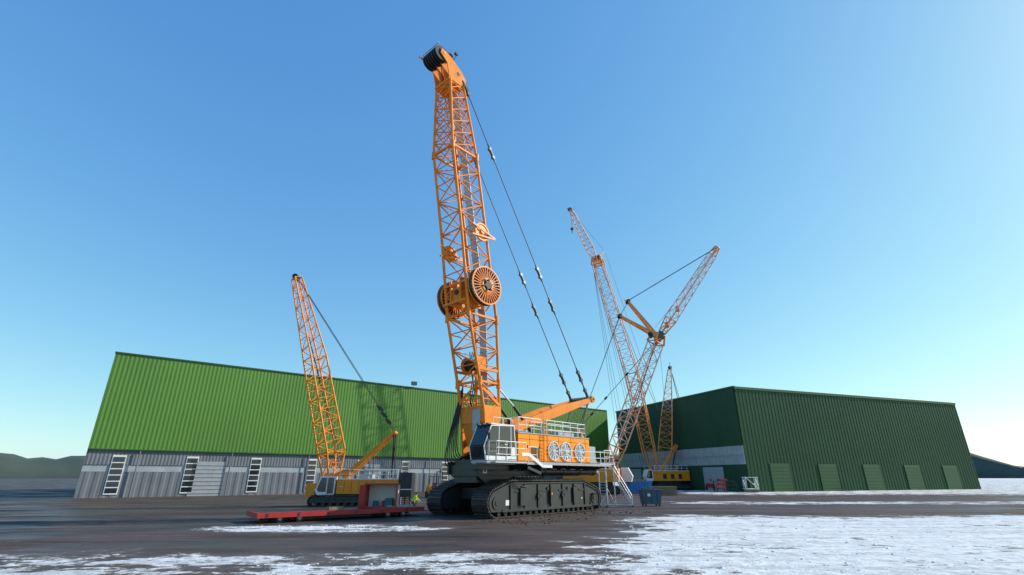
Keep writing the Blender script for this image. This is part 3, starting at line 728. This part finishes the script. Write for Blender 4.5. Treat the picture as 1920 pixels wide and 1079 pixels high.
def stairs(name,loc,rz,h,n,w=.75,run=.55):
    e=empty(name,loc,rz); s=MB(); L=h*run
    for y in (-w/2,w/2):
        s.beam((0,y,.15),(L,y,h),.05,.14,0); s.tube((L,y,.15),(L,y,h+1.0),.035,6); s.tube((L+.8,y,.15),(L+.8,y,h+1.0),.035,6)
        s.tube((0,y,.15),(L+.8,y,.15),.04,6); s.tube((L+.8,y,.2),(L*.45,y,h*.45),.03,6)
        s.tube((0,y,1.0),(L,y,h+1.0),.03,6); s.tube((0,y,.15),(0,y,1.0),.03,6); s.tube((L,y,h+1),(L+.8,y,h+1),.03,6); s.tube((L,y,h+.5),(L+.8,y,h+.5),.025,6); s.tube((0,y,.6),(L,y,h+.55),.02,6)
        for x in (0,L+.8): s.disc((x,y,.1),(0,1,0),.1,.06,12,1)
    for k in range(n): s.box((L*k/n-.05,-w/2,.15+(h-.15)*k/n),(L*k/n+.2,w/2,.19+(h-.15)*k/n),0)
    s.box((L-.02,-w/2,h-.03),(L+.8,w/2,h+.02),0)
    s.tube((L+.8,-w/2,.15),(L+.8,w/2,.15),.035,6); s.tube((0,-w/2,.15),(0,w/2,.15),.035,6); s.tube((L+.8,-w/2,h+1),(L+.8,w/2,h+1),.03,6); s.tube((L+.8,-w/2,h*.6),(L,w/2,.2),.02,6)
    s.build("steps",e,(STEEL,RUBBER)); return e
stairs("mobile_stairs",(11.6,51.8,0),math.radians(165),2.9,10)
stairs("mobile_stairs",(8.7,51.0,0),math.radians(78),2.2,8,w=.7,run=.4)
bn=empty("waste_skip_bin",(13.8,53.4,0),math.radians(8))
b=MB(); b.prism([(-.85,-.5,.18),(.85,-.5,.18),(1.0,-.5,1.45),(-1.0,-.5,1.45)],(0,1.0,0),0); b.box((-1.05,-.56,1.45),(1.05,.56,1.53),0)
for x in (-.7,-.1,.5): b.box((x,-.56,.3),(x+.1,-.502,1.4),0)
for x in(-.7,.7):
    for y in(-.4,.4): b.disc((x,y,.09),(0,1,0),.09,.07,12,1)
b.box((-.8,-.4,1.53),(.3,.4,1.66),0); b.box((-.5,-.52,.9),(-.2,-.505,1.15),2); b.build("bin",bn,(BLUEG,RUBBER,WHITE),bevel=.02)
so=empty("step_stool",(6.9,46.2,0),math.radians(25)); b=MB()
for y in(-.35,.35):
    b.tube((-.7,y,0),(0,y,1.4),.03,6); b.tube((.45,y,0),(.15,y,1.4),.03,6); b.tube((-.62,y,.5),(.3,y,.5),.02,6)
for k in range(4): b.box((-.68+k*.18,-.35,.3+k*.33),(-.42+k*.18,.35,.34+k*.33),0)
b.box((-.1,-.37,1.38),(.3,.37,1.42),0); b.build("stool",so,(BLACK,))
bc=empty("blue_skip_container",(21.5,92,0),math.radians(10)); b=MB()
b.prism([(-2,-1,.1),(2,-1,.1),(2.6,-1,1.9),(-2.6,-1,1.9)],(0,2,0),0)
for k in range(8): b.box((-1.9+k*.5,-1.08,.2),(-1.8+k*.5,-1.003,1.85),0)
b.box((-2.65,-1.06,1.9),(2.65,1.06,2.0),0); b.box((-1.8,-.8,2.0),(1.5,.8,2.25),1); b.build("container",bc,(BLUE,WOOD))
bx=empty("timber_stack",(23.5,84,0),math.radians(5)); b=MB()
for i in range(5):
    for j in range(6): b.box((-2.2+random.random()*.2,-.9+j*.3,.05+i*.26),(2.1+random.random()*.3,-.66+j*.3,.26+i*.26),0)
b.build("beams",bx,(WOOD,))
rt=empty("red_telehandler",(43.5,112,0),math.radians(200)); b=MB()
b.box((-2.4,-1.0,.7),(2.4,1.0,1.4),0); b.prism([(-.6,-1.1,1.0),(-.7,-1.1,2.0),(-.3,-1.1,2.7),(.8,-1.1,2.7),(1.0,-1.1,1.0)],(0,1.0,0),0)
b.prism([(-.5,-1.12,1.7),(-.2,-1.12,2.55),(.65,-1.12,2.55),(.8,-1.12,1.7)],(0,.015,0),2)
b.beam((2.2,.4,2.1),(-3.2,.4,1.5),.35,.45,0); b.beam((-3.2,.4,1.5),(-3.7,.4,.5),.3,.35,1); b.box((-4.7,0,.3),(-3.7,.9,.38),1)
for x in(-1.7,1.7):
    for y in(-1.1,1.1): b.disc((x,y,.6),(0,1,0),.6,.45,24,1); b.disc((x,y,.6),(0,1,0),.3,.48,16,3)
b.build("vehicle",rt,(RED,RUBBER,GLASS,WHITE),bevel=.03)
ls=empty("lattice_boom_section",(46,104,0),math.radians(75)); b=MB()
lattice(b,[Vector(p) for p in((-6,-1,.6),(-6,1,.6),(-6,1,2.6),(-6,-1,2.6))],[Vector(p) for p in((6,-1,.6),(6,1,.6),(6,1,2.6),(6,-1,2.6))],7,.1,.05,0)
b.box((-4,-1.2,0),(-3.7,1.2,.5),1); b.box((3.7,-1.2,0),(4,1.2,.5),1); b.build("section",ls,(WHITE,WOOD))
ls=empty("steel_rack",(40.5,101,0),math.radians(10)); b=MB()
for x in(-2,0,2):
    for y in (-.5,.5): b.box((x-.06,y-.06,0),(x+.06,y+.06,2.0),0)
for z in(.5,1.2,1.9): b.box((-2.1,-.55,z),(2.1,.55,z+.06),0); b.box((-1.8+z*.3,-.4,z+.06),(-.2+z*.3,.4,z+.45),1)
b.build("rack",ls,(BLACK,RED))

# ================================================================== PEOPLE
def person(name,loc,rz,J,shirt,trous):
    e=empty(name,loc,rz)
    V=[];E=[];R=[];idx={}
    def v(k,p,r):
        idx[k]=len(V);V.append(p);R.append(r);return idx[k]
    for k,r in (("pelvis",.15),("waist",.135),("chest",.165),("neck0",.075),("neck",.055)): v(k,J[k],r)
    for a_,b_ in (("pelvis","waist"),("waist","chest"),("chest","neck0"),("neck0","neck")): E.append((idx[a_],idx[b_]))
    for s in "LR":
        for k,r in (("sh",.075),("el",.052),("wr",.034),("hip",.105),("kn",.066),("an",.045),("toe",.04)): v(k+s,J[k+s],r)
        E+= [(idx["chest"],idx["sh"+s]),(idx["sh"+s],idx["el"+s]),(idx["el"+s],idx["wr"+s]),(idx["pelvis"],idx["hip"+s]),(idx["hip"+s],idx["kn"+s]),(idx["kn"+s],idx["an"+s]),(idx["an"+s],idx["toe"+s])]
        w=Vector(J["wr"+s]); d=(w-Vector(J["el"+s])).normalized(); sd=d.cross(Vector((0,0,1)))
        sd=sd.normalized() if sd.length>.1 else Vector((1,0,0)); dn=d.cross(sd)
        pm_=v("pm"+s,tuple(w+d*.08),.032); E.append((idx["wr"+s],pm_))
        for k,ln in enumerate((.065,.08,.075,.055)):
            b0=w+d*.09+sd*(k-1.5)*.022
            i1=v("f%d%s"%(k,s),tuple(b0+d*.03),.01); i2=v("g%d%s"%(k,s),tuple(b0+d*ln+dn*.02),.009)
            E+= [(pm_,i1),(i1,i2)]
        i1=v("t1"+s,tuple(w+d*.05-sd*.05),.011); i2=v("t2"+s,tuple(w+d*.085-sd*.065+dn*.01),.01); E+= [(pm_,i1),(i1,i2)]
    me=bpy.data.meshes.new("body"); me.from_pydata([tuple(p) for p in V],E,[])
    o=bpy.data.objects.new("body",me); sc.collection.objects.link(o)
    sk=o.modifiers.new("skin",'SKIN'); sk.use_smooth_shade=True
    for i,r in enumerate(R): me.skin_vertices[0].data[i].radius=(r,r)
    me.skin_vertices[0].data[0].use_root=True
    su=o.modifiers.new("sub",'SUBSURF'); su.levels=1; su.render_levels=1
    dg=bpy.context.evaluated_depsgraph_get(); ev=o.evaluated_get(dg); m2=bpy.data.meshes.new_from_object(ev)
    bpy.data.objects.remove(o)
    m2.materials.clear()
    for m in (shirt,trous,SKIN,RUBBER): m2.materials.append(m)
    names=list(idx.keys())
    for p in m2.polygons:
        c=p.center; best=min(range(len(V)),key=lambda i:(Vector(V[i])-c).length/ (R[i]+.05)); n=names[best]
        if n[:2] in("pm","t1","t2") or n[0] in "fg" or n=="neck": k=2
        elif n[:2]=="wr": k=2
        elif n[:3]=="toe" or n[:2]=="an": k=3
        elif n[:3]=="hip" or n[:2]=="kn" or n=="pelvis": k=1
        else: k=0
        p.material_index=k; p.use_smooth=True
    ob=bpy.data.objects.new("body",m2); sc.collection.objects.link(ob); ob.parent=e
    hb=MB(); hc=Vector(J["head"]); fw=Vector(J["face"]).normalized(); sd=fw.cross(Vector((0,0,1))).normalized(); up=sd.cross(fw)
    def ell(c,rx,ry,rz_,mat,n=12):
        vs=[];fs=[]
        for i in range(n+1):
            ph=math.pi*i/n
            for j in range(2*n):
                a=math.pi*j/n; x,y,z=math.sin(ph)*math.cos(a),math.sin(ph)*math.sin(a),math.cos(ph)
                tp=1-.18*max(0,-z)
                vs.append(c+sd*(x*rx*tp)+fw*(y*ry*tp)+up*(z*rz_))
        for i in range(n):
            for j in range(2*n): fs.append((i*2*n+j,(i+1)*2*n+j,(i+1)*2*n+(j+1)%(2*n),i*2*n+(j+1)%(2*n)))
        hb.add(vs,fs,mat,True)
    ell(hc,.075,.095,.12,0); ell(hc-fw*.015+up*.025,.083,.1,.108,1)
    ell(hc+fw*.098-up*.01,.014,.022,.026,0,6)
    for q in(-1,1): ell(hc+fw*.085+sd*q*.03+up*.012,.011,.008,.007,1,6); ell(hc+sd*q*.078,.012,.022,.032,0,6)
    ell(hc+fw*.086-up*.05,.024,.008,.007,2,6)
    hb.build("head",e,(SKIN,HAIR,REDC))
    return e
crouch=dict(pelvis=(0,-.12,.50),waist=(0,-.04,.66),chest=(0,.10,.90),neck0=(0,.17,1.05),neck=(0,.19,1.11),head=(0,.23,1.21),face=(0,1,-.3),
 shL=(-.19,.13,.98),elL=(-.27,.30,.76),wrL=(-.17,.50,.62),shR=(.19,.13,.98),elR=(.27,.32,.78),wrR=(.15,.52,.66),
 hipL=(-.11,-.08,.47),knL=(-.16,.33,.52),anL=(-.15,.20,.09),toeL=(-.17,.38,.05),hipR=(.11,-.08,.47),knR=(.15,.20,.10),anR=(.14,-.22,.09),toeR=(.14,-.30,.04))
stand=dict(pelvis=(0,0,.95),waist=(0,.01,1.1),chest=(0,.0,1.32),neck0=(0,0,1.48),neck=(0,.01,1.54),head=(0,.03,1.66),face=(0,1,-.05),
 shL=(-.19,0,1.42),elL=(-.25,-.02,1.13),wrL=(-.24,.12,.92),shR=(.19,0,1.42),elR=(.26,.02,1.14),wrR=(.2,.22,1.02),
 hipL=(-.1,0,.9),knL=(-.12,.03,.5),anL=(-.13,-.02,.09),toeL=(-.15,.16,.04),hipR=(.1,0,.9),knR=(.13,.06,.5),anR=(.14,.02,.09),toeR=(.17,.2,.04))
person("crouching_worker",(-9.05,49.5,0),math.radians(-60),crouch,HIVIS,NAVY)
person("standing_worker",(38.6,100,0),math.radians(100),stand,REDC,NAVY)
person("standing_worker",(39.8,103,0),math.radians(-120),stand,HIVIS,NAVY)

# ================================================================== GROUND
gm=bpy.data.materials.new("yard_ground"); gm.use_nodes=True
nt=gm.node_tree;N=nt.nodes;Lk=nt.links;bs=N["Principled BSDF"]
geo=N.new("ShaderNodeNewGeometry"); sp=N.new("ShaderNodeSeparateXYZ"); Lk.new(geo.outputs["Position"],sp.inputs[0])
X,Yc=sp.outputs["X"],sp.outputs["Y"]
def M(op,a,b=None,cl=False):
    n=N.new("ShaderNodeMath"); n.operation=op; n.use_clamp=cl
    for i,q in enumerate((a,b)):
        if q is None: continue
        if isinstance(q,(int,float)): n.inputs[i].default_value=q
        else: Lk.new(q,n.inputs[i])
    return n.outputs[0]
def noise(scale,det=6,rough=.6,st=(1,1,1),rot=0,dist=0):
    mp=N.new("ShaderNodeMapping"); mp.inputs["Scale"].default_value=st; mp.inputs["Rotation"].default_value=(0,0,rot)
    Lk.new(geo.outputs["Position"],mp.inputs["Vector"])
    n=N.new("ShaderNodeTexNoise"); n.inputs["Scale"].default_value=scale;n.inputs["Detail"].default_value=det;n.inputs["Roughness"].default_value=rough;n.inputs["Distortion"].default_value=dist
    Lk.new(mp.outputs["Vector"],n.inputs["Vector"]); return n.outputs["Fac"]
def maprange(v,a,b,c,d,sm=True):
    n=N.new("ShaderNodeMapRange"); n.interpolation_type='SMOOTHSTEP' if sm else 'LINEAR'
    for i,q in zip(("From Min","From Max","To Min","To Max"),(a,b,c,d)): n.inputs[i].default_value=q
    Lk.new(v,n.inputs["Value"]); return n.outputs["Result"]
wob=M('MULTIPLY',M('SUBTRACT',noise(.12,3),.5),9)
edge=M('SUBTRACT',M('ADD',X,wob),M('ADD',M('MULTIPLY',Yc,.33),-5.6))
right=M('MULTIPLY',maprange(edge,-4,6,0,.98),maprange(M('ADD',Yc,wob),37,45,1,0))
bot=M('MULTIPLY',maprange(M('ADD',Yc,M('MULTIPLY',wob,.4)),19.5,24,1,0),.70)
ex=M('DIVIDE',M('ADD',X,10.5),8.0); ey=M('DIVIDE',M('SUBTRACT',Yc,30.8),2.6)
el=M('ADD',M('MULTIPLY',ex,ex),M('MULTIPLY',ey,ey)); left=M('MULTIPLY',maprange(el,.3,1.5,1,0),.80)
far=M('MULTIPLY',M('MULTIPLY',maprange(Yc,70,95,0,1),maprange(X,22,34,0,1)),.8)
strip=M('MULTIPLY',M('MULTIPLY',maprange(M('ABSOLUTE',M('SUBTRACT',Yc,60)),2,6,1,0),maprange(X,13,20,0,1)),.7)
cov=M('MAXIMUM',M('MAXIMUM',M('MAXIMUM',right,bot),M('MAXIMUM',left,far)),M('MAXIMUM',strip,.14))
nA=noise(.35,9,.66,(1,1.6,1),math.radians(20),.4); nB=noise(2.2,9,.75)
nS=noise(.5,6,.65,(.12,2.4,1),math.radians(-24))
nn=M('ADD',M('ADD',M('MULTIPLY',nA,.44),M('MULTIPLY',nB,.26)),M('MULTIPLY',nS,.30))
thr=M('ADD',M('MULTIPLY',cov,.24),.34)
dlt=M('SUBTRACT',thr,nn)
snow=maprange(dlt,-.004,.016,0,1)
slush=maprange(dlt,-.06,.0,0,1)
ra=N.new("ShaderNodeValToRGB"); e_=ra.color_ramp.elements
e_[0].position=.38;e_[0].color=(.018,.015,.015,1);e_[1].position=.62;e_[1].color=(.135,.098,.085,1)
Lk.new(M('ADD',M('ADD',M('MULTIPLY',noise(.18,8,.65,(.5,1.6,1),math.radians(-15)),.45),M('MULTIPLY',noise(4,8,.75),.25)),M('MULTIPLY',noise(.7,7,.7,(.1,2.6,1),math.radians(-35)),.3)),ra.inputs["Fac"])
mx0=N.new("ShaderNodeMixRGB"); mx0.inputs["Color2"].default_value=(.17,.15,.145,1); Lk.new(M('MULTIPLY',slush,.6),mx0.inputs["Fac"]); Lk.new(ra.outputs["Color"],mx0.inputs["Color1"])
rs=N.new("ShaderNodeValToRGB"); e_=rs.color_ramp.elements
e_[0].position=.36;e_[0].color=(.36,.37,.39,1);e_[1].position=.55;e_[1].color=(.84,.85,.86,1)
Lk.new(M('ADD',M('MULTIPLY',noise(1.6,8,.75),.55),M('MULTIPLY',nS,.45)),rs.inputs["Fac"])
mx=N.new("ShaderNodeMixRGB"); Lk.new(snow,mx.inputs["Fac"]);Lk.new(mx0.outputs["Color"],mx.inputs["Color1"]);Lk.new(rs.outputs["Color"],mx.inputs["Color2"])
Lk.new(mx.outputs["Color"],bs.inputs["Base Color"])
wet=maprange(noise(.22,6,.6,(.4,1.5,1),math.radians(-18)),.42,.6,.4,.9)
ro=M('MAXIMUM',wet,M('MULTIPLY',snow,.8)); Lk.new(ro,bs.inputs["Roughness"]); bs.inputs["Specular IOR Level"].default_value=.2
bp=N.new("ShaderNodeBump"); bp.inputs["Strength"].default_value=.9; bp.inputs["Distance"].default_value=.14
hgt=M('ADD',M('MULTIPLY',snow,M('ADD',.4,M('MULTIPLY',noise(2.6,8,.68),1.2))),M('MULTIPLY',noise(9,8,.75),.3)); Lk.new(hgt,bp.inputs["Height"]); Lk.new(bp.outputs["Normal"],bs.inputs["Normal"])
g=MB(); R_=3000; g.add([(-R_,-R_,0),(R_,-R_,0),(R_,R_,0),(-R_,R_,0)],[(0,1,2,3)]); g.build("ground",None,(gm,))
sn=MB()
for k in range(420):
    y=17+random.random()**1.3*24; x=.33*y-5.6+2+random.random()**1.4*(y*.8)
    r=.02+.055*random.random()**2.5; sn.clod((x,y,0),r,r*(.4+.4*random.random()))
for k in range(160):
    x=-16+random.random()*11; y=29+random.random()*3.6; r=.02+.05*random.random()**2; sn.clod((x,y,0),r,r*.5)
for k in range(160):
    x=-9+random.random()*12; y=15+random.random()*6; r=.015+.04*random.random()**2; sn.clod((x,y,0),r,r*.5)
sn.build("snow_lumps",None,(SNOWM,))
mu=MB()
for k in range(420):
    s_=-8+random.random()*16; t=3.2+random.random()**1.6*5
    X_=0.53+s_*math.cos(a0)+t*math.sin(a0); Y_=43.66+s_*math.sin(a0)-t*math.cos(a0)
    r=.03+.09*random.random()**3; mu.clod((X_,Y_,0),r,r*.6)
mu.build("mud_clods",None,(MUD,))
hm=paint("hill_forest",(0.05,0.075,0.07),.9,.3,.01)
hb=MB(); n=160; vs=[];fs=[]
for i in range(n+1):
    a=math.radians(20+140*i/n); hgt_=26+14*math.sin(i*.21)+9*math.sin(i*.57+1)+5*random.random()
    vs+= [(1500*math.cos(a),1500*math.sin(a),-5),(1500*math.cos(a),1500*math.sin(a),hgt_),(1900*math.cos(a),1900*math.sin(a),hgt_*1.5)]
for i in range(n): fs+= [(3*i,3*i+3,3*i+4,3*i+1),(3*i+1,3*i+4,3*i+5,3*i+2)]
hb.add(vs,fs,0,True); hb.build("hills",None,(hm,))

# ================================================================== LIGHT
EL=math.radians(31); sx,sy=.976,.217
w=bpy.data.worlds.new("World"); sc.world=w; w.use_nodes=True
nt=w.node_tree; bg=nt.nodes["Background"]; sky=nt.nodes.new("ShaderNodeTexSky"); sky.sky_type='NISHITA'; sky.sun_disc=False
sky.sun_elevation=EL; sky.sun_rotation=math.atan2(sx,sy); sky.air_density=1.0; sky.dust_density=.6; sky.ozone_density=1.6; sky.altitude=300
STR=.12
sep=nt.nodes.new("ShaderNodeSeparateColor"); com=nt.nodes.new("ShaderNodeCombineColor"); nt.links.new(sky.outputs[0],sep.inputs[0])
for i,(k,p) in enumerate(((1.0,.96),(1.18,.72),(1.08,.36))):
    a=nt.nodes.new("ShaderNodeMath");a.operation='MULTIPLY';a.inputs[1].default_value=STR;nt.links.new(sep.outputs[i],a.inputs[0])
    b=nt.nodes.new("ShaderNodeMath");b.operation='POWER';b.inputs[1].default_value=p;nt.links.new(a.outputs[0],b.inputs[0])
    c=nt.nodes.new("ShaderNodeMath");c.operation='MULTIPLY';c.inputs[1].default_value=k/STR;nt.links.new(b.outputs[0],c.inputs[0])
    nt.links.new(c.outputs[0],com.inputs[i])
nt.links.new(com.outputs[0],bg.inputs[0]); bg.inputs[1].default_value=STR
sl=bpy.data.lights.new("sun",'SUN'); sl.energy=5.0; sl.angle=math.radians(.5); sl.color=(1,.92,.80)
so_=bpy.data.objects.new("sun",sl); sc.collection.objects.link(so_)
dirv=Vector((sx*math.cos(EL),sy*math.cos(EL),math.sin(EL))); so_.rotation_euler=dirv.to_track_quat('Z','Y').to_euler()
# ================================================================== CAMERA
cd=bpy.data.cameras.new("camera"); cd.sensor_width=36; cd.lens=36*925/1920; cd.clip_end=8000; cd.clip_start=.1
co=bpy.data.objects.new("camera",cd); sc.collection.objects.link(co); co.location=(0,0,2.7); co.rotation_euler=(math.radians(90+21),0,0); sc.camera=co
